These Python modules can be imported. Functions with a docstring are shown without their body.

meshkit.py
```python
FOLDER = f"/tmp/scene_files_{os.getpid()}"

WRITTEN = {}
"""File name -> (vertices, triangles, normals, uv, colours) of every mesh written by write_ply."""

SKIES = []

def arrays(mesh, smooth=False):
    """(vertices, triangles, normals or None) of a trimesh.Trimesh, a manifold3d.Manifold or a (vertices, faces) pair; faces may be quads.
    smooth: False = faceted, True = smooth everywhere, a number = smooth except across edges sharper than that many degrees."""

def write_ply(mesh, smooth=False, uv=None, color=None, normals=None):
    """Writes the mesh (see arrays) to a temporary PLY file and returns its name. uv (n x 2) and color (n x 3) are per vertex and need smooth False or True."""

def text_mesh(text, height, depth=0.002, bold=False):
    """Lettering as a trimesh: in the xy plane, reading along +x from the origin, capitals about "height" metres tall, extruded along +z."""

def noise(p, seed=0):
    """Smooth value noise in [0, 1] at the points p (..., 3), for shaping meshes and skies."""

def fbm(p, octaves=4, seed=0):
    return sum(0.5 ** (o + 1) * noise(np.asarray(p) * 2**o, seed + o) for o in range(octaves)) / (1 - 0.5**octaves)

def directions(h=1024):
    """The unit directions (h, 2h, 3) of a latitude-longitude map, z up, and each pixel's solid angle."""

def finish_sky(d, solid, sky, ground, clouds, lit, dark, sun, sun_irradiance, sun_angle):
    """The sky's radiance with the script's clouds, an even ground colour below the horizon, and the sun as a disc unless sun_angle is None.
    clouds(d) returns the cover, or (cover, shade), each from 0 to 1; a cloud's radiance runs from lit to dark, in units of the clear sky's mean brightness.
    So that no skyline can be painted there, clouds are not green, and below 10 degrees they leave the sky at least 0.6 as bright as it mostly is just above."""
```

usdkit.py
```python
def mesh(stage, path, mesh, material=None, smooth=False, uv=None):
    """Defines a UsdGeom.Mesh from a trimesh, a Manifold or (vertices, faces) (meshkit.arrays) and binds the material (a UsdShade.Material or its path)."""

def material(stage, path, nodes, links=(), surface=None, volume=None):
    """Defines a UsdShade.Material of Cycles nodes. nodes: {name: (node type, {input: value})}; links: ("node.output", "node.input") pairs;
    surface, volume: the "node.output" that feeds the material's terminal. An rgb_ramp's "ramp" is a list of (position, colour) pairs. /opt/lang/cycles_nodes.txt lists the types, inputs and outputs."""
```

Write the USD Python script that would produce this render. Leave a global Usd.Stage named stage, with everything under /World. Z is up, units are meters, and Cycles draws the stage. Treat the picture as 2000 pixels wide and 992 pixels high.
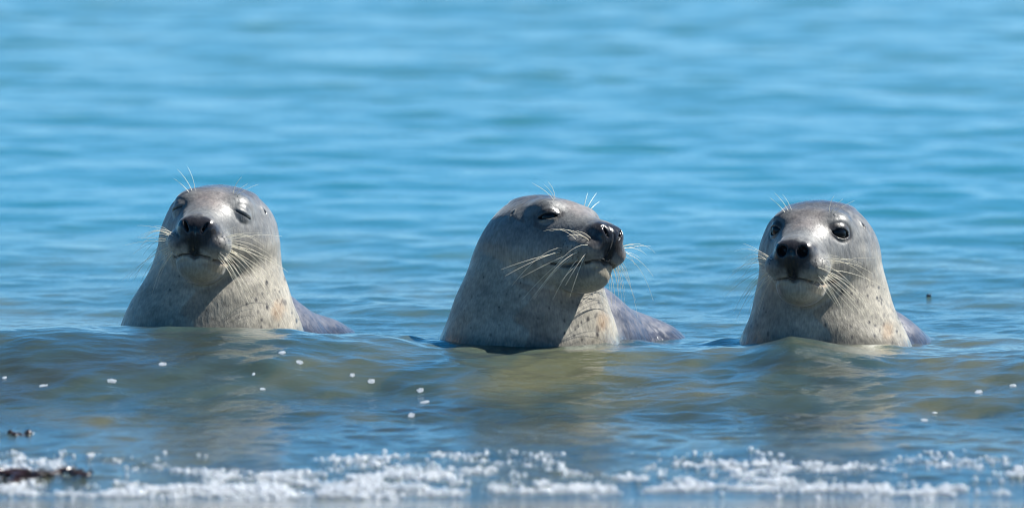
import math, random
import numpy as np, trimesh, usdkit
from meshkit import noise, fbm
from scipy.interpolate import UnivariateSpline
from pxr import Usd, UsdGeom, UsdLux, UsdShade, Sdf, Gf, Vt

stage = Usd.Stage.CreateInMemory()
UsdGeom.SetStageUpAxis(stage, UsdGeom.Tokens.z)
UsdGeom.SetStageMetersPerUnit(stage, 1.0)
UsdGeom.Xform.Define(stage, '/World')
UsdGeom.Scope.Define(stage, '/World/Looks')
rng = np.random.default_rng(7)

# ------------------------------------------------------------------ camera
CAM_D, CAM_H, AIM_Z, VIEW_W = 20.0, 1.70, 0.227, 2.40     # metres; the view is 2.4 m wide at the seals
cam = UsdGeom.Camera.Define(stage, '/World/camera')
dist = math.hypot(CAM_D, CAM_H - AIM_Z)
tilt = math.atan2(CAM_H - AIM_Z, CAM_D)
cam.AddTranslateOp().Set(Gf.Vec3d(0, -CAM_D, CAM_H))
cam.AddRotateXOp().Set(90 - math.degrees(tilt))
cam.CreateHorizontalApertureAttr(36.0); cam.CreateVerticalApertureAttr(36.0 * 507 / 1024)
cam.CreateFocalLengthAttr(36.0 * dist / VIEW_W)
cam.CreateClippingRangeAttr(Gf.Vec2f(0.5, 5000))
cam.CreateFocusDistanceAttr(dist - 0.12); cam.CreateFStopAttr(4.0)
cam.CreateExposureAttr(1.7)

# ------------------------------------------------------------------ sky and sun
SUN = np.array([0.60, 0.20, 0.80]); SUN /= np.linalg.norm(SUN)
EL, ROT = math.asin(SUN[2]), math.atan2(SUN[0], SUN[1])
sky_m = usdkit.material(stage, '/World/Looks/sky_look', {
    'sky': ('sky_texture', {'sky_type': 'single_scattering', 'sun_disc': False, 'sun_elevation': EL, 'sun_rotation': ROT,
                            'altitude': 0.0, 'air_density': 0.5, 'aerosol_density': 0.0, 'ozone_density': 5.0}),
    'hs': ('hsv', {'saturation': 1.27, 'hue': 0.486}), 'bg': ('background_shader', {'strength': 0.054})}, [('sky.color', 'hs.color'), ('hs.color', 'bg.color')], surface='bg.background')
dome = UsdLux.DomeLight.Define(stage, '/World/sky')
UsdShade.MaterialBindingAPI.Apply(dome.GetPrim()).Bind(sky_m)
dome.GetPrim().SetCustomDataByKey('kind', 'structure')
sun = UsdLux.DistantLight.Define(stage, '/World/sun')
sun.CreateNormalizeAttr(True); sun.CreateIntensityAttr(1.25); sun.CreateAngleAttr(0.5)
sun.CreateColorAttr(Gf.Vec3f(1.0, 0.965, 0.90))
sun.AddTransformOp().Set(Gf.Matrix4d(Gf.Rotation(Gf.Vec3d(0, 0, 1), Gf.Vec3d(*SUN)), Gf.Vec3d(0, 0, 0)))

# ------------------------------------------------------------------ helpers
USED = {}
def path_for(name, parent='/World'):
    n = USED.get((parent, name), 0); USED[(parent, name)] = n + 1
    return f'{parent}/{name}' if n == 0 else f'{parent}/{name}_{n:03d}'

def tag(prim, label=None, category=None, group=None, kind=None):
    for k, v in (('label', label), ('category', category), ('group', group), ('kind', kind)):
        if v: prim.SetCustomDataByKey(k, v)
    return prim

def obj(name, mesh, mat, parent='/World', smooth=True, color=None, offset=None):
    if offset is not None:
        mesh = trimesh.Trimesh(np.asarray(mesh.vertices) - offset, mesh.faces, process=False)
    m = usdkit.mesh(stage, path_for(name, parent), mesh, mat, smooth=smooth)
    if color is not None:
        UsdGeom.PrimvarsAPI(m).CreatePrimvar('tint', Sdf.ValueTypeNames.Color3fArray, 'vertex').Set(Vt.Vec3fArray.FromNumpy(np.asarray(color, np.float32)))
    return m.GetPrim()

def thing(name, loc, label, category, group=None):
    x = UsdGeom.Xform.Define(stage, path_for(name)); x.AddTranslateOp().Set(Gf.Vec3d(*map(float, loc)))
    return tag(x.GetPrim(), label, category, group)

def mat(name, nodes, links=(), surface='p.BSDF', volume=None):
    return usdkit.material(stage, '/World/Looks/' + name, nodes, links, surface=surface, volume=volume)

def sm(a, b, x):
    t = np.clip((x - a) / (b - a), 0, 1); return t * t * (3 - 2 * t)

def at_pixel(u, v, y=0.0):
    """The point at depth y that the photograph (2000 x 992) shows at u, v."""
    k = VIEW_W / 2000
    ru, rv = (u - 1000) * k, (496 - v) * k
    f = np.array([0, math.cos(tilt), -math.sin(tilt)]); up = np.array([0, math.sin(tilt), math.cos(tilt)])
    d = f * dist + np.array([ru, 0, 0]) + up * rv
    t = (y + CAM_D) / d[1]
    return np.array([0, -CAM_D, CAM_H]) + d * t

def on_level(u, v, z=0.0):
    a, b = at_pixel(u, v, 0.0), np.array([0, -CAM_D, CAM_H])
    t = (z - b[2]) / (a[2] - b[2]); return b + (a - b) * t

# ------------------------------------------------------------------ water
def swell_crest(x):
    """Height of the small breaking swell that runs along the front of the seals."""
    xs = [-6, -1.6, -1.2, -.98, -.78, -.5, -.35, -.2, 0, .2, .45, .56, .64, .74, .86, 1.0, 1.2, 1.7, 6]
    hs = [.05, .075, .074, .084, .074, .072, .056, .036, .030, .032, .034, .044, .060, .046, .032, .034, .042, .05, .05]
    return np.interp(x, xs, hs)

BUMPS = [(-.235, -.10, .012, .05), (-1.06, .0, .015, .06)]
def wave_set(n, lmin, lmax, spread, slope, seed, power=0.0):
    r = np.random.default_rng(seed)
    lam = np.exp(r.uniform(math.log(lmin), math.log(lmax), n))
    ang = r.normal(0, spread, n)
    k = 2 * math.pi / lam
    amp = slope * math.sqrt(2.0 / n) / k * (lam / lmax) ** power
    return k * np.sin(ang), k * np.cos(ang), amp, r.uniform(0, 2 * math.pi, n)

W_BIG = wave_set(36, 0.40, 1.7, 1.0, 0.024, 3)
W_SMALL = wave_set(60, 0.10, 0.55, 0.85, 0.050, 4)
W_FINE = wave_set(64, 0.035, 0.14, 0.85, 0.105, 5)
W_FRONT = wave_set(50, 0.10, 0.6, 0.9, 0.105, 6)
def sines(ws, x, y):
    out = np.zeros(np.broadcast(x, y).shape)
    for kx, ky, a, p in zip(*ws):
        out += a * np.sin(kx * x + ky * y + p)
    return out

def water_height(x, y):
    x, y = np.broadcast_arrays(np.asarray(x, float), np.asarray(y, float))
    far = sm(-0.9, 0.9, y)
    wx = x + 0.10 * sines(W_BIG, x * .8 + 3, y * .8) / .02 * .3
    fade = 1 / (1 + np.maximum(y - 25, 0) / 60)
    patch = fbm(np.stack([x * .7, y * .35, 0 * x + 3.3], -1), 3, 5)
    h = sines(W_BIG, x, y) * (0.10 + 0.9 * far) * fade * np.interp(y, [2, 5, 12], [.8, .9, 1.6])
    h = h + sines(W_SMALL, wx, y) * np.interp(y, [1, 5, 30], [1.1, .85, .75]) * (0.22 + 0.78 * far) * (0.45 + 1.1 * patch) * np.clip(1.6 - y / 40, .0, 1)
    h = h + sines(W_FINE, wx, y) * (.25 + .6 * patch + .25 * sm(-.3, -.7, y)) * np.clip(1.25 - np.abs(y + 1.2) / 6, 0, 1)
    h = h + sines(W_FRONT, wx, y) * (1 - far) * sm(-3.3, -2.2, y) * (.5 + .5 * sm(-1.9, -1.1, y)) * (.45 + 1.0 * patch)
    yc = -0.42 - 0.06 * x + 0.05 * np.sin(2.3 * x + 1)
    A = swell_crest(x)
    t = y - yc
    prof = np.where(t < 0, np.exp(-(t / 0.36) ** 2), np.exp(-(np.maximum(t, 0) / 0.5) ** 2))
    h = h + A * prof - .034 * np.exp(-((t + .95) / .5) ** 2)
    for bx, by, bh, br in BUMPS:
        h = h + bh * np.exp(-(((x - bx) / 1.3) ** 2 + (y - by) ** 2) / br ** 2)
    # the water piles up and dips round each seal's neck
    for cx, cy in NECKS:
        r = np.hypot(x - cx, y - cy)
        h = h + 0.005 * np.exp(-((r - .25) / .03) ** 2) * np.sin(5 * np.arctan2(y - cy, x - cx) + cx * 9) - 0.006 * np.exp(-((r - .33) / .05) ** 2)
    # thin swash towards the edge
    edge = sm(-3.42, -2.9, y)
    return h * edge + 0.006 * (edge - 1)

def sand_height(x, y):
    x, y = np.broadcast_arrays(np.asarray(x, float), np.asarray(y, float))
    base = np.interp(y, [-400, -60, -20, -8, -3.4, 0, 8, 40, 400, 2500], [9, 3.2, 1.3, .40, -.004, -.34, -.75, -1.6, -6, -12])
    p = np.stack([x * 1.3, y * 1.0, 0 * x], -1)
    n = (fbm(p, 4, 2) - .5) * .05
    return base + n * sm(-3.6, -2.6, y) + (fbm(p * 3, 3, 9) - .5) * .004

def spaced(pairs):
    """Grid lines whose spacing runs through (position, step) pairs."""
    ps, ss = zip(*pairs); out = [ps[0]]
    while out[-1] < ps[-1]:
        out.append(out[-1] + float(np.interp(out[-1], ps, ss)))
    return np.array(out)

def grid(xs, ys, fn):
    X, Y = np.meshgrid(xs, ys)
    Z = fn(X, Y)
    v = np.stack([X, Y, Z], -1).reshape(-1, 3)
    i = np.arange(len(xs) * len(ys)).reshape(len(ys), len(xs))
    q = np.stack([i[:-1, :-1], i[:-1, 1:], i[1:, 1:], i[1:, :-1]], -1).reshape(-1, 4)
    return trimesh.Trimesh(v, np.vstack([q[:, [0, 1, 2]], q[:, [0, 2, 3]]]), process=False)

half = spaced([(0, .0082), (1.3, .0082), (1.7, .014), (2.6, .025), (4, .06), (8, .3), (30, 3), (200, 40), (1500, 200)])
XS = np.concatenate([-half[:0:-1], half])
YS = spaced([(-3.45, .010), (-2.4, .012), (-1.6, .010), (0.3, .010), (1.5, .018), (6, .03), (20, .06), (40, .25), (100, 2), (500, 20), (2500, 150)])

# ------------------------------------------------------------------ looks
water_look = mat('water_look', {
    'geo': ('geometry', {}), 'sep': ('separate_xyz', {}),
    'map': ('mapping', {'scale': (34, 46, 40)}), 'n1': ('noise_texture', {'scale': 1.0, 'detail': 3.0, 'roughness': .55, 'distortion': .4}),
    'fade': ('map_range', {'from_min': 2.0, 'from_max': 14.0, 'to_min': 1.0, 'to_max': 0.0, 'clamp': True}),
    'amp': ('math', {'math_type': 'multiply', 'value2': 0.45}),
    'bump': ('bump', {'distance': 0.006}),
    'depth': ('map_range', {'from_min': -3.3, 'from_max': 3.0, 'to_min': 0.30, 'to_max': 0.92, 'clamp': True}),
    'far': ('map_range', {'from_min': -1.0, 'from_max': 5.0, 'clamp': True}),
    'pmap': ('mapping', {'scale': (1.6, 1.1, 1.0)}), 'pn': ('noise_texture', {'scale': 1.0, 'detail': 4.0, 'roughness': .6, 'distortion': .6}),
    'bed': ('rgb_ramp', {'ramp': [(.34, (.030, .038, .034)), (.46, (.034, .056, .052)), (.60, (.092, .094, .052))]}),
    'body_col': ('mix_color', { 'b': (0.014, 0.088, 0.108)}),
    'bar': ('map_range', {'from_min': 6.0, 'from_max': 13.0, 'clamp': True}), 'body_far': ('mix_color', {'b': (0.030, 0.088, 0.074)}),
    'body': ('diffuse_bsdf', {}), 'clear': ('refraction_bsdf', {'color': (0.80, 0.90, 0.82), 'IOR': 1.333, 'roughness': 0.0}),
    'under': ('mix_closure', {}), 'rg': ('map_range', {'from_min': -0.2, 'from_max': 12.0, 'to_min': .13, 'to_max': .15, 'clamp': True}), 'gl': ('glossy_bsdf', {'color': (1, 1, 1), 'roughness': 0.06, 'distribution': 'ggx'}),
    'fr': ('fresnel', {'IOR': 1.333}), 'out': ('mix_closure', {})},
    [('geo.position', 'sep.vector'), ('sep.y', 'fade.value'), ('sep.y', 'depth.value'), ('sep.y', 'far.value'), ('geo.position', 'map.vector'), ('map.vector', 'n1.vector'),
     ('fade.result', 'amp.value1'), ('n1.fac', 'bump.height'), ('amp.value', 'bump.strength'),
     ('sep.y', 'rg.value'), ('rg.result', 'gl.roughness'), ('bump.normal', 'gl.normal'), ('bump.normal', 'clear.normal'), ('bump.normal', 'fr.normal'), ('far.result', 'body_col.fac'), ('geo.position', 'pmap.vector'), ('pmap.vector', 'pn.vector'), ('pn.fac', 'bed.fac'), ('bed.color', 'body_col.a'), ('sep.y', 'bar.value'), ('bar.result', 'body_far.fac'), ('body_col.result', 'body_far.a'), ('body_far.result', 'body.color'),
     ('depth.result', 'under.fac'), ('clear.BSDF', 'under.closure1'), ('body.BSDF', 'under.closure2'),
     ('fr.fac', 'out.fac'), ('under.closure', 'out.closure1'), ('gl.BSDF', 'out.closure2')], surface='out.closure')
sand_look = mat('sand_look', {
    'geo': ('geometry', {}), 'n1': ('noise_texture', {'scale': 2.2, 'detail': 5.0}), 'n2': ('noise_texture', {'scale': 260.0, 'detail': 2.0}),
    'r1': ('rgb_ramp', {'ramp': [(0.3, (.13, .115, .06)), (.5, (.25, .215, .125)), (.7, (.32, .28, .17))]}),
    'r2': ('rgb_ramp', {'ramp': [(0.3, (.55, .55, .55)), (.7, (1, 1, 1))]}),
    'damp': ('map_range', {'from_min': -9.0, 'from_max': -5.0, 'to_min': 1.0, 'to_max': .38, 'clamp': True}), 'dm': ('mix_color', {'blend_type': 'multiply', 'fac': 1.0}),
    'mul': ('mix_color', {'blend_type': 'multiply', 'fac': 1.0}), 'bump': ('bump', {'strength': .08, 'distance': .003}),
    'sep': ('separate_xyz', {}), 'wet': ('map_range', {'from_min': -9.0, 'from_max': -5.0, 'to_min': .85, 'to_max': .05, 'clamp': True}),
    'p': ('principled_bsdf', {'roughness': .2})},
    [('geo.position', 'n1.vector'), ('geo.position', 'n2.vector'), ('n1.fac', 'r1.fac'), ('n2.fac', 'r2.fac'), ('r1.color', 'mul.a'), ('r2.color', 'mul.b'),
     ('mul.result', 'dm.a'), ('sep.y', 'damp.value'), ('damp.result', 'dm.b'), ('dm.result', 'p.base_color'), ('n2.fac', 'bump.height'), ('bump.normal', 'p.normal'), ('geo.position', 'sep.vector'), ('sep.y', 'wet.value'), ('wet.result', 'p.roughness')])
fur_look = mat('wet_fur_look', {
    'at': ('attribute', {'attribute': 'tint'}), 'geo': ('geometry', {}),
    'map': ('mapping', {'scale': (230, 230, 42)}), 'n': ('noise_texture', {'scale': 1.0, 'detail': 3.0, 'roughness': .6}),
    'r': ('rgb_ramp', {'ramp': [(.36, (.70, .70, .72)), (.5, (.98, .98, .98)), (.66, (1.25, 1.24, 1.21))]}),
    'map3': ('mapping', {'scale': (85, 85, 26)}), 'n3': ('noise_texture', {'scale': 1.0, 'detail': 3.0, 'roughness': .55}), 'bump3': ('bump', {'strength': .35, 'distance': .004}),
    'nr': ('map_range', {'from_min': .35, 'from_max': .65, 'to_min': -.13, 'to_max': .13, 'clamp': True}), 'radd': ('math', {'math_type': 'add', 'use_clamp': True}),
    'mul': ('mix_color', {'blend_type': 'multiply', 'fac': .7, 'use_clamp': False}), 'bump': ('bump', {'strength': .30, 'distance': .002}), 'wet': ('attribute', {'attribute': 'wet'}), 'ro': ('mix_float', {'b': .13}),
    'bw': ('rgb_to_bw', {}), 'rr': ('map_range', {'from_min': .015, 'from_max': .06, 'to_min': .22, 'to_max': .50, 'clamp': True}),
    'p': ('principled_bsdf', {'ior': 1.42, 'specular_ior_level': .42, 'sheen_weight': .10, 'sheen_roughness': .35, 'sheen_tint': (.8, .9, 1)})},
    [('at.color', 'mul.a'), ('geo.position', 'map.vector'), ('map.vector', 'n.vector'), ('n.fac', 'r.fac'), ('r.color', 'mul.b'), ('mul.result', 'p.base_color'),
     ('n.fac', 'bump.height'), ('bump.normal', 'p.normal'), ('at.color', 'bw.color'), ('bw.val', 'rr.value'), ('rr.result', 'ro.a'), ('wet.fac', 'ro.fac'), ('ro.result', 'radd.value1'), ('n3.fac', 'nr.value'), ('nr.result', 'radd.value2'), ('radd.value', 'p.roughness'), ('geo.position', 'map3.vector'), ('map3.vector', 'n3.vector'), ('n3.fac', 'bump3.height'), ('bump3.normal', 'bump.normal')])
eye_look = mat('eye_look', {'p': ('principled_bsdf', {'base_color': (.004, .004, .005), 'roughness': .07, 'ior': 1.30})})
whisker_look = mat('whisker_look', {'p': ('principled_bsdf', {'base_color': (.78, .74, .62), 'roughness': .35}), 't': ('translucent_bsdf', {'color': (.75, .72, .62)}), 'm': ('mix_closure', {'fac': .35})},
    [('p.BSDF', 'm.closure1'), ('t.BSDF', 'm.closure2')], surface='m.closure')
foam_look = mat('foam_look', {'d': ('diffuse_bsdf', {'color': (.82, .84, .86)}), 't': ('transparent_bsdf', {'color': (.95, .97, 1)}), 'm': ('mix_closure', {'fac': .60}),
    'g': ('glossy_bsdf', {'color': (1, 1, 1), 'roughness': .08}), 'f': ('fresnel', {'IOR': 1.45}), 'o': ('mix_closure', {})},
    [('d.BSDF', 'm.closure1'), ('t.BSDF', 'm.closure2'), ('f.fac', 'o.fac'), ('m.closure', 'o.closure1'), ('g.BSDF', 'o.closure2')], surface='o.closure')
fleck_look = mat('foam_fleck_look', {'p': ('principled_bsdf', {'base_color': (.44, .47, .50), 'roughness': .3}), 't': ('transparent_bsdf', {'color': (.95, .97, 1)}), 'm': ('mix_closure', {'fac': .55})},
    [('p.BSDF', 'm.closure1'), ('t.BSDF', 'm.closure2')], surface='m.closure')
weed_look = mat('seaweed_look', {'geo': ('geometry', {}), 'n': ('noise_texture', {'scale': 30.0, 'detail': 3.0}),
    'r': ('rgb_ramp', {'ramp': [(.3, (.006, .005, .006)), (.7, (.026, .012, .011))]}), 'p': ('principled_bsdf', {'roughness': .25})},
    [('geo.position', 'n.vector'), ('n.fac', 'r.fac'), ('r.color', 'p.base_color')])

# ------------------------------------------------------------------ signed distances
def ell(p, c, r):
    q = p - np.asarray(c, float); r = np.asarray(r, float)
    w = q / r; k0 = np.sqrt(np.einsum('ij,ij->i', w, w)); w /= r; k1 = np.sqrt(np.einsum('ij,ij->i', w, w))
    return k0 * (k0 - 1) / np.maximum(k1, 1e-9)
def cone(p, a, b, ra, rb):
    a, b = np.asarray(a, float), np.asarray(b, float); ba = b - a
    q = p - a
    h = np.clip((q @ ba) / (ba @ ba), 0, 1)
    q -= h[:, None] * ba
    return np.sqrt(np.einsum('ij,ij->i', q, q)) - (ra + (rb - ra) * h)
def smin(a, b, k):
    h = np.clip(.5 + .5 * (b - a) / k, 0, 1); return b + (a - b) * h - k * h * (1 - h)
def smax(a, b, k): return -smin(-a, -b, k)
def to_line(p, pts):
    """Distance to a polyline and the position along it, 0 to 1."""
    best = np.full(len(p), 9.0); where = np.zeros(len(p)); n = len(pts) - 1
    for i in range(n):
        a, ba = pts[i], pts[i + 1] - pts[i]
        h = np.clip(((p - a) @ ba) / max(ba @ ba, 1e-12), 0, 1)
        d = p - a - h[:, None] * ba; d = np.sqrt(np.einsum('ij,ij->i', d, d))
        m = d < best; best[m] = d[m]; where[m] = (i + h[m]) / n
    return best, where
TETRA = np.array([[1., 1, 1], [1, -1, -1], [-1, 1, -1], [-1, -1, 1]])
def gradient(f, p, e=4e-4):
    g = np.stack([f(p + e * np.eye(3)[i]) - f(p - e * np.eye(3)[i]) for i in range(3)], -1) / (2 * e)
    return g
def project(f, p, n=3):
    for _ in range(n):
        e = 4e-4
        v = [f(p + e * t) for t in TETRA]; d = sum(v) / 4
        g = sum(a[:, None] * t for a, t in zip(v, TETRA)) / (4 * e)
        step = d[:, None] * g / np.maximum((g * g).sum(1), .25)[:, None]
        l = np.linalg.norm(step, axis=1, keepdims=True)
        p = p - step * np.minimum(1, .004 / np.maximum(l, 1e-9))
    return p

def surface(f, lo, hi, h):
    """Surface nets on a narrow band: a closed quad mesh of f = 0 with cells of size h."""
    H, lv = h * 8, 3
    lo = np.asarray(lo, float); n = np.ceil((np.asarray(hi) - lo) / H).astype(int)
    c = np.stack(np.meshgrid(*[np.arange(k) for k in n], indexing='ij'), -1).reshape(-1, 3)
    for i in range(lv + 1):
        s = H / 2 ** i
        d = np.abs(f(lo + (c + .5) * s))
        c = c[d < s * 1.35 + .004]
        if i < lv:
            c = (c[:, None] * 2 + np.array(list(np.ndindex(2, 2, 2)))).reshape(-1, 3)
    N = n * 8 + 3
    key = lambda a: (a[..., 0] * N[1] + a[..., 1]) * N[2] + a[..., 2]
    off = np.array(list(np.ndindex(2, 2, 2)))
    corners = (c[:, None] + off)
    ck = key(corners); uk, first, inv = np.unique(ck, return_index=True, return_inverse=True)
    cp = corners.reshape(-1, 3)[first]
    val = f(lo + cp * h); V = val[inv.reshape(-1)].reshape(-1, 8)
    mixed = (V < 0).any(1) & (V >= 0).any(1)
    c, V = c[mixed], V[mixed]
    acc, cnt = np.zeros((len(c), 3)), np.zeros(len(c))
    for a in range(8):
        for ax in range(3):
            if off[a][ax] == 0:
                b = a + (4, 2, 1)[ax]
                m = (V[:, a] < 0) != (V[:, b] < 0)
                t = np.where(m, V[:, a] / np.where(m, V[:, a] - V[:, b], 1), 0)
                q = off[a] + t[:, None] * np.eye(3)[ax]
                acc[m] += q[m]; cnt[m] += 1
    verts = lo + (c + acc / cnt[:, None]) * h
    order = np.argsort(key(c)); ks = key(c)[order]
    quads = []
    for ax in range(3):
        e1, e2 = np.eye(3, dtype=int)[(ax + 1) % 3], np.eye(3, dtype=int)[(ax + 2) % 3]
        b = (4, 2, 1)[ax]
        m = (V[:, 0] < 0) != (V[:, b] < 0)
        base, neg = c[m], V[m, 0] < 0
        idx, ok = [], np.ones(len(base), bool)
        for o in (0 * e1, e1, e1 + e2, e2):
            k = key(base - o); j = np.clip(np.searchsorted(ks, k), 0, len(ks) - 1)
            ok &= ks[j] == k; idx.append(order[j])
        q = np.stack(idx, 1)
        q = np.where(neg[:, None], q, q[:, ::-1])[ok]
        quads.append(q)
    q = np.vstack(quads)
    return verts, np.vstack([q[:, [0, 1, 2]], q[:, [0, 2, 3]]])

def refine(v, f, chosen):
    """Splits every edge of the chosen faces, without cracks."""
    e = np.sort(np.vstack([f[:, [0, 1]], f[:, [1, 2]], f[:, [2, 0]]]), 1)
    ue, inv = np.unique(e[:, 0] * len(v) + e[:, 1], return_inverse=True)
    inv = inv.reshape(3, -1).T
    mark = np.zeros(len(ue), bool); mark[inv[chosen].ravel()] = True
    mid = np.full(len(ue), -1); mid[mark] = len(v) + np.arange(mark.sum())
    nv = np.vstack([v, (v[ue[mark] // len(v)] + v[ue[mark] % len(v)]) / 2])
    M = mid[inv]; code = (M >= 0) @ np.array([1, 2, 4])
    out = [f[code == 0]]
    for k in range(3):
        a, b, c = k, (k + 1) % 3, (k + 2) % 3
        s = code == 1 << k
        F, m = f[s], M[s]
        out += [np.stack([F[:, a], m[:, a], F[:, c]], 1), np.stack([m[:, a], F[:, b], F[:, c]], 1)]
        s = code == (1 << a) + (1 << b)
        F, m = f[s], M[s]
        out += [np.stack([m[:, a], F[:, b], m[:, b]], 1), np.stack([F[:, a], m[:, a], m[:, b]], 1), np.stack([F[:, a], m[:, b], F[:, c]], 1)]
    s = code == 7
    F, m = f[s], M[s]
    out += [np.stack([F[:, 0], m[:, 0], m[:, 2]], 1), np.stack([m[:, 0], F[:, 1], m[:, 1]], 1), np.stack([m[:, 2], m[:, 1], F[:, 2]], 1), m]
    return nv, np.vstack(out)

def tube(pts, r0, r1, sides=5):
    pts = np.asarray(pts); n = len(pts)
    t = np.gradient(pts, axis=0); t /= np.linalg.norm(t, axis=1, keepdims=True)
    ref = np.cross(t[0], [0.3, .5, .8]); ref /= np.linalg.norm(ref)
    rows = []
    for i in range(n):
        ref = ref - t[i] * (ref @ t[i]); ref /= np.linalg.norm(ref)
        o = np.cross(t[i], ref); r = r0 + (r1 - r0) * (i / (n - 1))
        a = np.arange(sides) / sides * 2 * np.pi
        rows.append(pts[i] + r * (np.cos(a)[:, None] * ref + np.sin(a)[:, None] * o))
    v = np.vstack(rows + [pts[:1], pts[-1:]])
    f = []
    for i in range(n - 1):
        for j in range(sides):
            a, b = i * sides + j, i * sides + (j + 1) % sides
            f += [[a, b, b + sides], [a, b + sides, a + sides]]
    for j in range(sides):
        f += [[n * sides, (j + 1) % sides, j], [n * sides + 1, (n - 1) * sides + j, (n - 1) * sides + (j + 1) % sides]]
    return trimesh.Trimesh(v, f, process=False)

# ------------------------------------------------------------------ the seals
LEAN = UnivariateSpline([-.3, -.1, .05, .15, .25, .34], [.02, .004, -.006, -.009, .002, .018], k=3, s=0)
def rot(yaw, pitch, roll):
    """Columns: the head's side, forward and up axes in the world."""
    cy, sy, cp, sp, cr, sr = math.cos(yaw), math.sin(yaw), math.cos(pitch), math.sin(pitch), math.cos(roll), math.sin(roll)
    return (np.array([[cy, -sy, 0], [sy, cy, 0], [0, 0, 1]]) @ np.diag([1., -1, 1]) @ np.array([[1, 0, 0], [0, cp, -sp], [0, sp, cp]])
            @ np.array([[cr, 0, sr], [0, 1, 0], [-sr, 0, cr]]))

NOSTRIL = {'open': ((.0238, .218, .0125), (.0125, .022, .0135), 0.0), 'slit': ((.0215, .220, .013), (.0038, .016, .0140), 0.5)}

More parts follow.
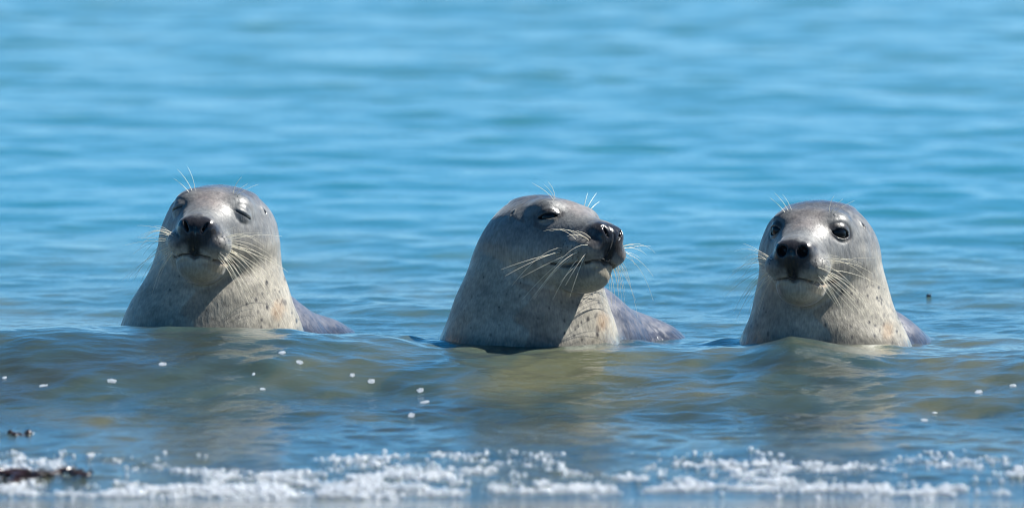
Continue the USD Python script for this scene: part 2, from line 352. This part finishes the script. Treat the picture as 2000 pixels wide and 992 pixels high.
class Seal:
    def __init__(s, head_px, pose, y, neck, body, nostril, eyes, seed):
        s.R = rot(*np.radians(pose)); s.y = y; s.seed = seed
        s.c = at_pixel(*head_px, y - .06)
        k = at_pixel(0, 0, y)
        nk = np.array([[*at_pixel((a + b) / 2, v, y)[[0, 2]], (b - a) / 2 * VIEW_W / 2000 * (dist + y) / dist] for v, a, b in neck])[::-1]
        zs = np.linspace(nk[0, 1], nk[-1, 1], 200)
        s.neck = np.column_stack([UnivariateSpline(nk[:, 1], nk[:, 0], k=3, s=len(nk) * .003 ** 2)(zs), zs, UnivariateSpline(nk[:, 1], nk[:, 2], k=3, s=len(nk) * .0022 ** 2)(zs)])
        s.cx0 = s.neck[0, 0]
        s.body = [(np.array([s.cx0 + dx, y + dy, z]), r) for dx, dy, z, r in body]
        s.nostril, s.eyes = NOSTRIL[nostril], eyes
        s.make_eyes()
        mouth = np.array([[0, .215, -.060], [.014, .217, -.0575], [.034, .205, -.060], [.052, .178, -.067], [.064, .145, -.0715], [.069, .112, -.0705], [.070, .100, -.067]])
        mouth = np.vstack([mouth[:0:-1] * [-1, 1, 1], mouth])
        s.mouth = project(s.head0, mouth, 6)
        s.philtrum = project(s.head0, np.array([[0, .235, .012], [0, .24, -.008], [0, .233, -.03], [0, .222, -.052]]), 6)

    # everything below in head coordinates: side, forward, up (metres)
    def local(s, p): return (p - s.c) @ s.R
    def world(s, q): return q @ s.R.T + s.c

    def head0(s, q):
        m = np.abs(q[:, 0]); qa = np.column_stack([m, q[:, 1], q[:, 2]])
        d = ell(q, (0, -.022, .000), (.119, .128, .103))
        d = smin(d, ell(q, (0, .015, -.048), (.113, .118, .082)), .04)
        sn = cone(q, (0, .055, .001), (0, .168, -.012), .086, .055)
        d = smin(d, sn, .035)
        d = smin(d, ell(qa, (.060, .045, .058), (.030, .036, .026)), .03)      # brow
        d = smin(d, ell(q, (0, .132, -.079), (.057, .076, .047)), .020)        # lower jaw
        d = smin(d, ell(qa, (.036, .168, -.028), (.041, .050, .033)), .016)    # whisker pads
        d = smin(d, ell(q, (0, .183, .003), (.040, .042, .031)), .028)         # nose
        d = smin(d, ell(qa, (.0265, .200, .013), (.0165, .021, .0185)), .014)    # wings of the nose
        return d

    def make_eyes(s):
        s.eye = []
        for side, (A, B) in zip((-1, 1), s.eyes):
            e = project(s.head0, np.array([[.0735 * side, .073, .043]]), 6)[0]
            n = gradient(s.head0, e[None])[0]; n /= np.linalg.norm(n)
            up = np.array([0, 0, 1.]) - n * n[2]; up /= np.linalg.norm(up)
            al = np.cross(up, n) * 1.0; al *= np.sign(al[0]) * side            # towards the outer corner
            t = math.radians(-24 if B < .004 else -14); al, up = al * math.cos(t) + up * math.sin(t), up * math.cos(t) - al * math.sin(t)
            s.eye.append((e, n, al, up, A, B, e - n * .0185))
    RB = .0215

    def head(s, q):
        d = s.head0(q)
        m = np.abs(q[:, 0]); sgn = np.sign(q[:, 0] + 1e-9); qa = np.column_stack([m, q[:, 1], q[:, 2]])
        near = d < .03
        out = d.copy()
        i = np.where(near)[0]
        if len(i) == 0: return out
        p, pa, x = q[i], qa[i], d[i]
        # mouth line and groove below the nose
        dm, w = to_line(p, s.mouth)
        taper = np.clip(np.minimum(w, 1 - w) * 7, .25, 1)
        x = x + .0055 * taper * np.exp(-(dm / .0032) ** 2) - .0016 * np.exp(-((dm - .009) / .006) ** 2)
        dp, w = to_line(p, s.philtrum)
        x = x + .0045 * np.exp(-(dp / .0032) ** 2) * (1 - .5 * w)
        # nostrils
        c, r, slant = s.nostril
        u = pa - np.asarray(c)
        cs, sn = math.cos(slant), math.sin(slant)
        u = np.column_stack([u[:, 0] * cs - u[:, 2] * sn, u[:, 1], u[:, 0] * sn + u[:, 2] * cs])
        x = smax(x, -ell(u, (0, 0, 0), r), .004)
        # ears
        ed = np.linalg.norm((pa - s.ear_at()) / np.array([1, .55, 1.15]), axis=1)
        x = x + .006 * np.exp(-(ed / .0055) ** 2) - .002 * np.exp(-((ed - .011) / .005) ** 2)
        for e, n, al, up, A, B, o in s.eye:
            v = p - e; a, b, h = v @ al, v @ up, v @ n
            r = np.hypot(a, b)
            lid = np.linalg.norm(p - o, axis=1) - (s.RB + (.0011 if B > .009 else .0006))
            x = smin(x, lid, .008 if B > .009 else .014)
            # crease above and below the lids
            rr = np.hypot(a / 1.25, b)
            x = x + (.0018 if B > .009 else .0009) * np.exp(-((rr - .0225) / .0045) ** 2) * (np.abs(h) < .03)
            curve = b + .003 - 3.0 * a * a
            if B < .004:                                        # shut: the lids meet in a line
                x = x - .0016 * np.exp(-((curve - .006) / .004) ** 2) * np.exp(-(a / A) ** 6) + .0026 * np.exp(-(curve / .0015) ** 2) * (np.abs(a) < A) * np.exp(-(a / A) ** 8)
            else:
                bb = b + .002 + np.where(b > 0, 6.0 * a * a, 0)
                hole = (np.sqrt((a / A) ** 2 + (bb / B) ** 2 + 1e-9) - 1) * min(A, B)
                hole = np.maximum(hole, -h - .012)
                hole = np.maximum(hole, s.RB - .004 - np.linalg.norm(p - o, axis=1))
                rim = np.abs(hole)
                x = x - .0004 * np.exp(-(rim / .003) ** 2)
                x = smax(x, -hole, .0022)
        out[i] = x
        return out

    def ear_at(s): return np.array([.112, -.018, .050])

    def sdf(s, p):
        q = s.local(p)
        d = np.full(len(p), .15); i = np.where((q * q).sum(1) < .36 ** 2)[0]
        if len(i): d[i] = s.head(q[i])
        # neck: the measured outline, turned round its axis
        z = p[:, 2]
        zz, cx, hw = s.neck[:, 1], s.neck[:, 0], s.neck[:, 2]
        below = np.minimum(z - zz[0], 0)
        r = np.interp(z, zz, hw) - below * .25
        cxx = np.interp(z, zz, cx)
        lean = LEAN(np.clip(z, -.3, .34))
        nk = (np.hypot(p[:, 0] - cxx, (p[:, 1] - s.y - lean) / .97) - r) * .95
        nk = smax(nk, z - zz[-1], .02)
        nk = smax(nk, -.20 - z, .12)
        body = None
        for (a, ra), (b, rb) in zip(s.body[:-1], s.body[1:]):
            k = cone(p, a, b, ra, rb)
            body = k if body is None else smin(body, k, .06)
        nk = smin(nk, body, .05)
        nk = nk + .0016 * np.sin(29 * p[:, 0] + 17 * z + s.seed) * np.sin(21 * z - 9 * p[:, 0] + 2 * s.seed) + .0009 * np.sin(64 * z + 40 * p[:, 0] * np.sin(s.seed) + 30 * p[:, 1])
        return smin(d, nk, .016 + .034 * sm(-.075, -.02, q[:, 2]))

    def tint(s, p, n):
        """The coat's own colours."""
        q = s.local(p); m = np.abs(q[:, 0]); qa = np.column_stack([m, q[:, 1], q[:, 2]])
        N = lambda k, o=3, sd=0: fbm(p * k, o, s.seed + sd)[:, None]
        z = p[:, 2]
        cream, grey, dark, black = np.array([.350, .325, .270]), np.array([.150, .158, .164]), np.array([.115, .105, .11]), np.array([.016, .015, .017])
        hz = q[:, 2]
        k = sm(-.10, .03, hz + (N(14)[:, 0] - .5) * .10)[:, None]
        col = cream * (1 - k) + grey * k
        crown = (sm(.045, .115, hz + (N(22)[:, 0] - .5) * .06) * sm(.10, -.03, q[:, 1]))[:, None]
        col = col * (1 - .75 * crown) + np.array([.055, .055, .072]) * .75 * crown
        pink = (sm(.02, .07, hz) * sm(.02, .09, q[:, 1]) * sm(.16, .12, q[:, 1]) * sm(.06, .02, m))[:, None] * (.3 + .7 * N(40, 3, 4))
        col = col * (1 - pink * .6) + np.array([.27, .21, .19]) * pink * .6
        # back of the neck and body darker than throat
        back = sm(-.05, .14, (p[:, 1] - s.y) + (N(9)[:, 0] - .5) * .1)[:, None] * sm(.03, -.02, q[:, 1])[:, None]
        col = col * (1 - back) + np.array([.085, .092, .125]) * back
        col *= np.clip(.96 + .8 * (N(16, 4, 1) - .5) + .75 * (N(75, 3, 6) - .5), .4, 1.6)
        # chin: warm; a grey smudge on its side
        chin = sm(.085, .05, np.linalg.norm((qa - [0, .15, -.095]) / [1, 1.1, .7], axis=1))[:, None]
        col = col * (1 - .5 * chin) + np.array([.21, .185, .125]) * .5 * chin
        sm1 = sm(.03, .010, np.linalg.norm((q - [-.034, .175, -.085]) / [1, 1.4, .7], axis=1))[:, None]
        col = col * (1 - .7 * sm1) + np.array([.10, .10, .10]) * .7 * sm1
        # dark muzzle, black nose
        wob = (N(60, 3, 2)[:, 0] - .5)
        mz = sm(.074, .030, np.linalg.norm((qa - [.006, .216, -.004]) / [1.05, 1.35, .80], axis=1) + wob * .05)[:, None]
        col = col * (1 - .88 * mz) + dark * .55 * .88 * mz
        ns = sm(.046, .030, np.linalg.norm((qa - [.010, .223, .007]) / [1.05, 1.0, .95], axis=1) + wob * .02)[:, None]
        col = col * (1 - ns) + black * 1.6 * ns
        dp, _ = to_line(q, s.philtrum)
        ph = sm(.020, .008, dp)[:, None]; col = col * (1 - ph) + black * ph
        dm, w = to_line(q, s.mouth)
        lip = sm(.0050, .0022, dm)[:, None]; col = col * (1 - .92 * lip) + black * .92 * lip
        gum = (sm(.008, .004, dm) * (q[:, 2] < -.062) * sm(.06, .15, np.minimum(w, 1 - w)) * sm(.32, .22, np.minimum(w, 1 - w)))[:, None] * (1 - lip)
        col = col * (1 - .6 * gum) + np.array([.30, .19, .11]) * .6 * gum
        # whisker roots: rows of dark dots
        for r in s.roots:
            dd = np.linalg.norm(q - r, axis=1); t = sm(.0030, .0014, dd)[:, None]
            col = col * (1 - .85 * t) + black * .85 * t
        er = sm(.011, .005, np.linalg.norm((qa - s.ear_at()) / [1, .6, 1.1], axis=1))[:, None]
        col = col * (1 - er) + black * er
        for e, nn, al, up, A, B, o in s.eye:
            v = q - e; a, b = v @ al, v @ up
            if B < .004:
                line = (sm(.0030, .0012, np.abs(b + .003 - 3 * a * a)) * (np.abs(a) < A) * (np.abs(v @ nn) < .03))[:, None]
                col = col * (1 - .95 * line) + black * .95 * line
                continue
            ring = sm(1.9, 1.2, np.sqrt((a / (A * 1.05)) ** 2 + (b / (max(B, .0035) + .003)) ** 2))[:, None] * (np.abs(v @ nn) < .03)[:, None]
            col = col * (1 - .8 * ring) + np.array([.045, .04, .04]) * .8 * ring
            pale = (.35 if B > .009 else 1.2) * np.exp(-(((b + max(B, .003) + .0055) / .003) ** 2))[:, None] * (np.abs(a) < A)[:, None] * (np.abs(v @ nn) < .03)[:, None]
            col = col * (1 - .5 * pale) + np.array([.28, .25, .21]) * .5 * pale
        # small spots down the neck, one rusty stain on the chest
        r = np.random.default_rng(s.seed + 50)
        front = (p[:, 1] < s.y + .08)
        for i in range(95):
            a = r.uniform(-2.9, .2); zz = r.uniform(-.02, .19) if i % 5 else r.uniform(.1, .26)
            hw, cx = np.interp(zz, s.neck[:, 1], s.neck[:, 2]), np.interp(zz, s.neck[:, 1], s.neck[:, 0])
            a = r.choice([a, r.normal(-.85, .35)])
            c = np.array([cx + hw * math.cos(a), s.y + hw * math.sin(a), zz])
            size = abs(r.normal(0, .0009)) + .0017; st = r.uniform(.45, 1.0)
            j = np.where(front & (np.abs(z - zz) < .02) & (np.abs(p[:, 0] - c[0]) < .02))[0]
            if len(j) == 0: continue
            v = (p[j] - c) / np.array([1, 4, r.uniform(1.2, 2.2)])
            t = (sm(size * 1.5, size * .6, np.linalg.norm(v, axis=1)) * st * (q[j, 2] < -.085))[:, None]
            col[j] = col[j] * (1 - t) + np.array([.045, .042, .045]) * t
        zz = s.stain[1]; c = np.array([s.stain[0], 0, zz])
        t = (sm(.022, .004, np.hypot(p[:, 0] - c[0], (z - zz) * .65) + wob * .012) * front)[:, None]
        col = col * (1 - .40 * t) + np.array([.36, .20, .08]) * .40 * t
        lvl = z - water_height(p[:, 0], p[:, 1]) + (N(30, 3, 9)[:, 0] - .5) * .03
        soak = sm(.030, .004, lvl)[:, None]
        col *= 1 - .38 * soak
        wet = np.maximum(.75 * np.maximum(ns, mz * .6)[:, 0], .8 * soak[:, 0])
        for e, nn, al, up, A, B, o in s.eye:
            v = q - e; wet = np.maximum(wet, sm(.030, .018, np.linalg.norm(v / [1, 1, .8], axis=1)) * sm(.5, .62, N(110, 2, 8)[:, 0]) * (.5 if B < .004 else 1))
        wet = np.maximum(wet, er[:, 0] * .6)
        wet = np.maximum(wet, .65 * sm(.055, .10, hz + (N(30, 3, 10)[:, 0] - .5) * .05) * sm(.10, .02, q[:, 1]))
        return np.clip(col * .52, .006, .9), wet

    def build(s, label, brow_seed):
        r = np.random.default_rng(s.seed)
        roots = []
        for side in (-1, 1):
            for row in range(6):
                for k in range(6 if row < 5 else 4):
                    f = .205 - k * .0135 - row * .003 + r.normal(0, .0012); u = -.008 - row * .0088 - k * .0012 + r.normal(0, .001)
                    roots.append([side * (.05 + .006 * k), f, u])
        s.roots = project(s.head0, np.array(roots), 8)
        base = np.array([s.cx0, s.y, -.34])
        pts = np.array([b for b, _ in s.body]); lo = np.minimum(pts.min(0) - .32, s.c - .3); hi = np.maximum(pts.max(0) + .32, s.c + .3)
        v, f = surface(s.sdf, lo, hi, .006)
        v = project(s.sdf, v, 1)
        cen = v[f].mean(1); q = s.local(cen)
        zone = (np.linalg.norm(q, axis=1) < .27) | ((cen[:, 2] > -.05) & (cen[:, 1] < s.y + .12))
        v, f = refine(v, f, zone); v = project(s.sdf, v, 2)
        q = s.local(v[f].mean(1)); qa = np.column_stack([np.abs(q[:, 0]), q[:, 1], q[:, 2]])
        zone = (np.linalg.norm((q - [0, .18, -.03]) / [1.15, 1, 1.1], axis=1) < .085) | (np.linalg.norm(qa - [.0735, .073, .043], axis=1) < .038)
        v, f = refine(v, f, zone); v = project(s.sdf, v, 3)
        col, wet = s.tint(v, None)
        t = thing('seal', base, label, 'seal', None)
        P = str(t.GetPath())
        b = obj('body', trimesh.Trimesh(v, f, process=False), fur_look, P, True, col, base)
        UsdGeom.PrimvarsAPI(b).CreatePrimvar('wet', Sdf.ValueTypeNames.FloatArray, 'vertex').Set(Vt.FloatArray.FromNumpy(wet.astype(np.float32)))
        for e, nn, al, up, A, B, o in s.eye:
            if B < .004: continue
            ball = trimesh.creation.icosphere(4, s.RB); ball.vertices = s.world(ball.vertices + o)
            obj('eye', ball, eye_look, P, True, None, base)
        # whiskers
        count = 0
        for i, w0 in enumerate(s.roots):
            side = np.sign(w0[0])
            if r.random() < .30: continue
            k = (i % 34) % 6; row = (i % 34) // 6
            L = r.uniform(.045, .095) + .009 * k + .006 * row * (row < 4)
            g = gradient(s.head0, w0[None])[0]; g /= np.linalg.norm(g)
            d0 = g * .75 + np.array([side * .55, -.22 - .04 * k, .12 - .10 * row]) + r.normal(0, .17, 3); d0 /= np.linalg.norm(d0)
            down = s.R.T @ np.array([0, 0, -1.])
            tt = np.linspace(0, 1, 9)[:, None]
            line = w0 - g * .001 + d0 * L * tt + (down * r.uniform(.10, .75) + np.array([0, -.20, 0])) * L * tt ** 2
            obj('whisker', tube(s.world(line), r.uniform(.0004, .00078), .00018, 4), whisker_look, P, True, None, base); count += 1
        r = np.random.default_rng(brow_seed)
        for side in (-1, 1):
            for k in range(3):
                w0 = project(s.head0, np.array([[side * (.046 + .006 * k), .056 + .005 * k, .09 - .004 * k]]), 6)[0]
                d0 = np.array([side * (.15 + .35 * k + r.normal(0, .1)), .05 - .1 * k, 1.0]); d0 /= np.linalg.norm(d0)
                L = r.uniform(.035, .062); tt = np.linspace(0, 1, 8)[:, None]
                line = w0 + d0 * L * tt + np.array([side * .25, -.3, -.12]) * L * tt ** 2
                obj('brow_whisker', tube(s.world(line), .0008, .00025, 4), whisker_look, P, True, None, base)
        return t

BODY = [(0, .03, -.14, .19), (.05, .22, -.055, .195), (.22, .38, -.165, .195), (.25, .70, -.28, .19), (.25, 1.05, -.33, .12), (.25, 1.30, -.36, .06)]
BODY_LOW = [(x + .02, y, z - .048, r) for x, y, z, r in BODY]
BODY_A = [(x, y, z - .016, r) for x, y, z, r in BODY]
BODY_B = [(x + .012 * (i > 0), y, z + .012 * (i > 0), r) for i, (x, y, z, r) in enumerate(BODY)]
# neck outlines measured in the photograph: v, left u, right u
NECK1 = [(388, 356, 494), (412, 332, 522), (440, 322, 538), (470, 318, 542), (500, 300, 549), (534, 284, 556), (571, 267, 566), (608, 248, 580), (645, 232, 594), (690, 222, 604)]
NECK2 = [(398, 1004, 1078), (416, 976, 1106), (446, 951, 1130), (483, 932, 1150), (521, 915, 1166), (560, 900, 1176), (598, 883, 1189), (632, 868, 1203), (667, 853, 1213), (700, 842, 1220)]
NECK3 = [(412, 1540, 1662), (434, 1510, 1692), (460, 1495, 1708), (492, 1489, 1717), (522, 1484, 1725), (551, 1480, 1731), (581, 1474, 1740), (611, 1465, 1752), (645, 1452, 1768), (680, 1438, 1784), (710, 1430, 1794)]
SHUT, SQUINT, OPEN = (.0235, .0), (.0235, .0070), (.0235, .0114)
seal_a = Seal((423, 447), (-11.2, 1.7, 4.2), .22, NECK1, BODY_A, 'slit', (SHUT, SHUT), 11)
seal_b = Seal((1073, 470), (40.6, 4.1, 12.5), .0, NECK2, BODY_B, 'slit', (SQUINT, SQUINT), 12)
seal_c = Seal((1594, 481), (-16.5, -2.2, .9), -.02, NECK3, BODY_LOW, 'open', (OPEN, OPEN), 13)
NECKS = [(s.cx0, s.y) for s in (seal_a, seal_b, seal_c)]
seal_a.stain = at_pixel(543, 606, .1)[[0, 2]]; seal_b.stain = at_pixel(1176, 622, 0)[[0, 2]]; seal_c.stain = at_pixel(1729, 638, 0)[[0, 2]]

tag(obj('sea', grid(XS, YS, water_height), water_look), kind='structure')
SX = np.concatenate([-(h2 := spaced([(0, .04), (2, .05), (4, .2), (10, 1), (60, 10), (1500, 200)]))[:0:-1], h2])
SY = spaced([(-400, 60), (-60, 10), (-20, 2), (-8, .3), (-4.2, .04), (3, .06), (8, .2), (40, 2), (400, 40), (2500, 200)])
tag(obj('sand', grid(SX, SY, sand_height), sand_look), kind='structure')

seal_a.build('grey seal with both eyes shut, its neck rising behind the highest stretch of wave', 1)
seal_b.build('grey seal with head turned sideways and half-closed eye, between two seals facing forward', 2)
seal_c.build('grey seal with wide open dark eyes and round open nostrils, looking forward', 3)

# ------------------------------------------------------------------ foam along the edge of the swash
def foam_line(x):
    return -3.20 + .05 * np.sin(1.7 * x + .6) + .035 * np.sin(5.1 * x) + .02 * np.sin(13 * x + 2)

def foam_height(x, y):
    t = y - foam_line(x)
    P = lambda a, b, k, sd: fbm(np.stack([x * a, y * b, 0 * x + k], -1), 3, sd)
    big = np.interp(x, [-1.3, -1.0, -.7, -.45, -.3, -.1, .1, .35, .6, .9, 1.3], [.6, .5, .7, 1.0, 1.0, .6, .65, .5, .45, .6, .5])
    lump, clot, spark = P(6, 4, 2, 31), P(17, 11, 7, 37), P(40, 22, 5, 41)
    main = np.exp(-(t / .075) ** 2) * sm(.34, .70, lump + .14 * big) * sm(.40, .64, clot)
    back = np.exp(-(np.maximum(t - .28, .06 - t) / .20) ** 2) * sm(.46, .70, lump + .10 * big) * sm(.46, .66, clot) * (.35 + .5 * big)
    stray = np.exp(-((t - .4) / .35) ** 2) * sm(.64, .74, spark) * sm(.42, .6, lump) * .55
    rim = np.exp(-((t + .07) / .028) ** 2) * sm(.30, .56, clot) * .55
    return np.maximum(np.maximum(np.maximum(main * .85, back * .6), stray * .8), rim)

r = np.random.default_rng(77)
n = 900000
fx, fy = r.uniform(-1.5, 1.5, n), r.uniform(-3.42, -2.45, n)
fh = foam_height(fx, fy)
keep = r.random(n) < np.clip(fh, 0, 1) ** 1.1 * .40                      # a thin film of fine bubbles
big = r.random(n) < np.clip(fh, 0, 1) ** .7 * .022 + .00015                    # and a few large ones that catch the sun
keep |= big
fx, fy, fh, big = fx[keep], fy[keep], fh[keep], big[keep]
size = np.where(big, r.uniform(.0022, .0055, len(fx)), np.clip(np.exp(r.normal(math.log(.00105), .40, len(fx))), .0005, .0028))
fz = np.maximum(water_height(fx, fy), sand_height(fx, fy)) + size * .3 + r.random(len(fx)) ** 1.5 * fh * .014 * np.interp(fx, [-.6, -.4, -.25, .1], [.7, 1.2, 1.2, .65])
foam = UsdGeom.PointInstancer.Define(stage, '/World/foam')
proto = usdkit.mesh(stage, '/World/foam/bubble', trimesh.creation.icosphere(2, 1.0), foam_look, smooth=True)
foam.CreatePrototypesRel().SetTargets([proto.GetPath()])
foam.CreateProtoIndicesAttr(Vt.IntArray.FromNumpy(np.zeros(len(fx), np.int32)))
foam.CreatePositionsAttr(Vt.Vec3fArray.FromNumpy(np.stack([fx, fy, fz], -1).astype(np.float32)))
foam.CreateScalesAttr(Vt.Vec3fArray.FromNumpy(np.repeat(size[:, None], 3, 1).astype(np.float32)))
tag(foam.GetPrim(), 'white bubbly foam along the edge of the shallow water', 'foam', None, 'stuff')

# ------------------------------------------------------------------ flecks of foam afloat
def on_water(u, v):
    a, b = at_pixel(u, v, 0.0), np.array([0, -CAM_D, CAM_H])
    t = np.linspace(.70, 1.4, 6000)[:, None]
    p = b + (a - b) * t
    z = water_height(p[:, 0], p[:, 1])
    return p[np.argmax(p[:, 2] < z)]

FLECKS = [
    (218, 744, 24, 'round white foam fleck, lowest on the wave in front of the shut-eyed seal'),
    (318, 711, 20, 'small flat foam fleck on the wave just below the left shut-eyed seal'),
    (551, 689, 20, 'broken foam fleck near the wave crest, right below the back of the left seal'),
    (585, 708, 16, 'foam fleck just below the broken fleck near the wave crest'),
    (725, 745, 22, 'ring-shaped foam fleck on the olive wave between the left and middle seals'),
    (688, 733, 12, 'tiny foam fleck left of the ring-shaped fleck between the left and middle seals'),
    (820, 763, 22, 'wide foam fleck below the left edge of the middle seal'),
    (830, 785, 20, 'ragged foam fleck just beneath the wide one left of the middle seal'),
    (803, 811, 20, 'flat foam fleck, lowest in the row left of the middle seal'),
    (513, 760, 10, 'tiny foam fleck beside the dark sunken seaweed'),
    (495, 731, 9, 'tiny foam dot, left of the two flecks under the left seal'),
    (85, 753, 16, 'faint foam fleck near the left edge of the wave'),
    (8, 738, 14, 'foam fleck cut by the left edge of the photo'),
    (60, 846, 13, 'tiny foam dot beside the dark lump of seaweed at far left'),
    (1911, 766, 26, 'widest foam fleck right of the open-eyed seal'),
    (1978, 753, 14, 'small foam fleck near the right edge of the photo'),
    (1825, 806, 15, 'thin foam fleck below and left of the widest fleck on the right'),
    (1805, 820, 14, 'lowest foam fleck of the pair on the right'),
    (1525, 888, 18, 'foam fleck on the blue shallows below the open-eyed seal')]
for k, (u, v, w, label) in enumerate(FLECKS):
    c = on_water(u, v); r = np.random.default_rng(400 + k)
    a = w * VIEW_W / 2000 * .46; b = a * r.uniform(1.3, 2.4); parts = []
    hollow = 0
    for _ in range(int(30 + w * 5.0)):
        t, q = r.uniform(0, 6.28), r.uniform(0, 1) ** .6 * (.8 + .2 * math.sin(3 * k))
        x, y = c[0] + a * q * math.cos(t), c[1] + b * q * math.sin(t)
        m = trimesh.creation.icosphere(1, float(np.clip(math.exp(r.normal(math.log(.0009), .4)), .0005, .0022)))
        m.apply_translation([x, y, float(water_height(x, y)) + .0002]); parts.append(m)
    tag(obj('foam_fleck', trimesh.util.concatenate(parts), fleck_look), label, 'foam fleck', 'flecks of foam afloat in front of the seals')

# ------------------------------------------------------------------ seaweed
def ribbon(p0, ang, L, w, r, sag=.3):
    n = 14; t = np.linspace(0, 1, n)
    a = ang + np.cumsum(r.normal(0, .16, n)); step = L / n
    x = p0[0] + np.cumsum(np.cos(a)) * step; y = p0[1] + np.cumsum(np.sin(a)) * step
    z = p0[2] + .010 * np.sin(t * r.uniform(3, 9) + r.uniform(0, 6)) * sag + r.uniform(0, .012) * (sag > .2)
    ww = w * np.sin(np.pi * (t * .9 + .06)) ** .5
    nx, ny = -np.sin(a), np.cos(a)
    rows = []
    for s2, dz in ((-1, .0), (-.3, .004), (.3, .0035), (1, .001)):
        rows.append(np.stack([x + nx * ww * s2, y + ny * ww * s2, z + dz + .004 * np.sin(t * 17 + s2 * 2)], -1))
    top = np.stack(rows, 1); bot = top - [0, 0, .0018]
    v = np.concatenate([top, bot], 1).reshape(-1, 3); f = []
    ring = [0, 1, 2, 3, 7, 6, 5, 4]
    for i in range(n - 1):
        for j in range(8):
            p, q = i * 8 + ring[j], i * 8 + ring[(j + 1) % 8]
            f += [[p, q, q + 8], [p, q + 8, p + 8]]
    for i, flip in ((0, 0), (n - 1, 1)):
        for j in range(3):
            p = [i * 8 + j, i * 8 + j + 1, i * 8 + j + 5, i * 8 + j + 4]; p = p[::-1] if flip else p
            f += [[p[0], p[2], p[1]], [p[0], p[3], p[2]]]
    return trimesh.Trimesh(v, f, process=False)

WEED = [(690, 786, -.045, .12, .30, 9, 'red-brown seaweed just under the surface below the gap between left and middle seals'),
        (1120, 740, -.075, .12, .28, 6, 'dark sunken seaweed below the middle seal'),
        (38, 846, -.010, .035, .08, 4, 'small dark lump of seaweed at the surface near the left edge'),
        (35, 930, -.004, .06, .13, 9, 'dark red seaweed caught in the foam at the left edge'),
        (165, 928, .000, .03, .07, 4, 'small scrap of dark seaweed in the foam near the left edge')]
for k, (u, v, dz, spread, L, count, label) in enumerate(WEED):
    c = on_water(u, v); r = np.random.default_rng(900 + k); base = c + [0, 0, dz]
    t = thing('seaweed', base, label, 'seaweed', None)
    for _ in range(count):
        p0 = np.array([r.normal(0, spread * .5) - L * .4, r.normal(0, spread * .6), 0])
        obj('frond', ribbon(p0, r.normal(0, .35), L * r.uniform(.6, 1.1), L * r.uniform(.05, .10), r), weed_look, str(t.GetPath()))
c = on_water(1815, 580); r = np.random.default_rng(5)
tag(obj('seaweed_scrap', ribbon(np.array([c[0] - .008, c[1], c[2] + .001]), .4, .013, .0026, r, 0.1), weed_look), 'tiny dark scrap afloat on calm blue water right of the open-eyed seal', 'seaweed')
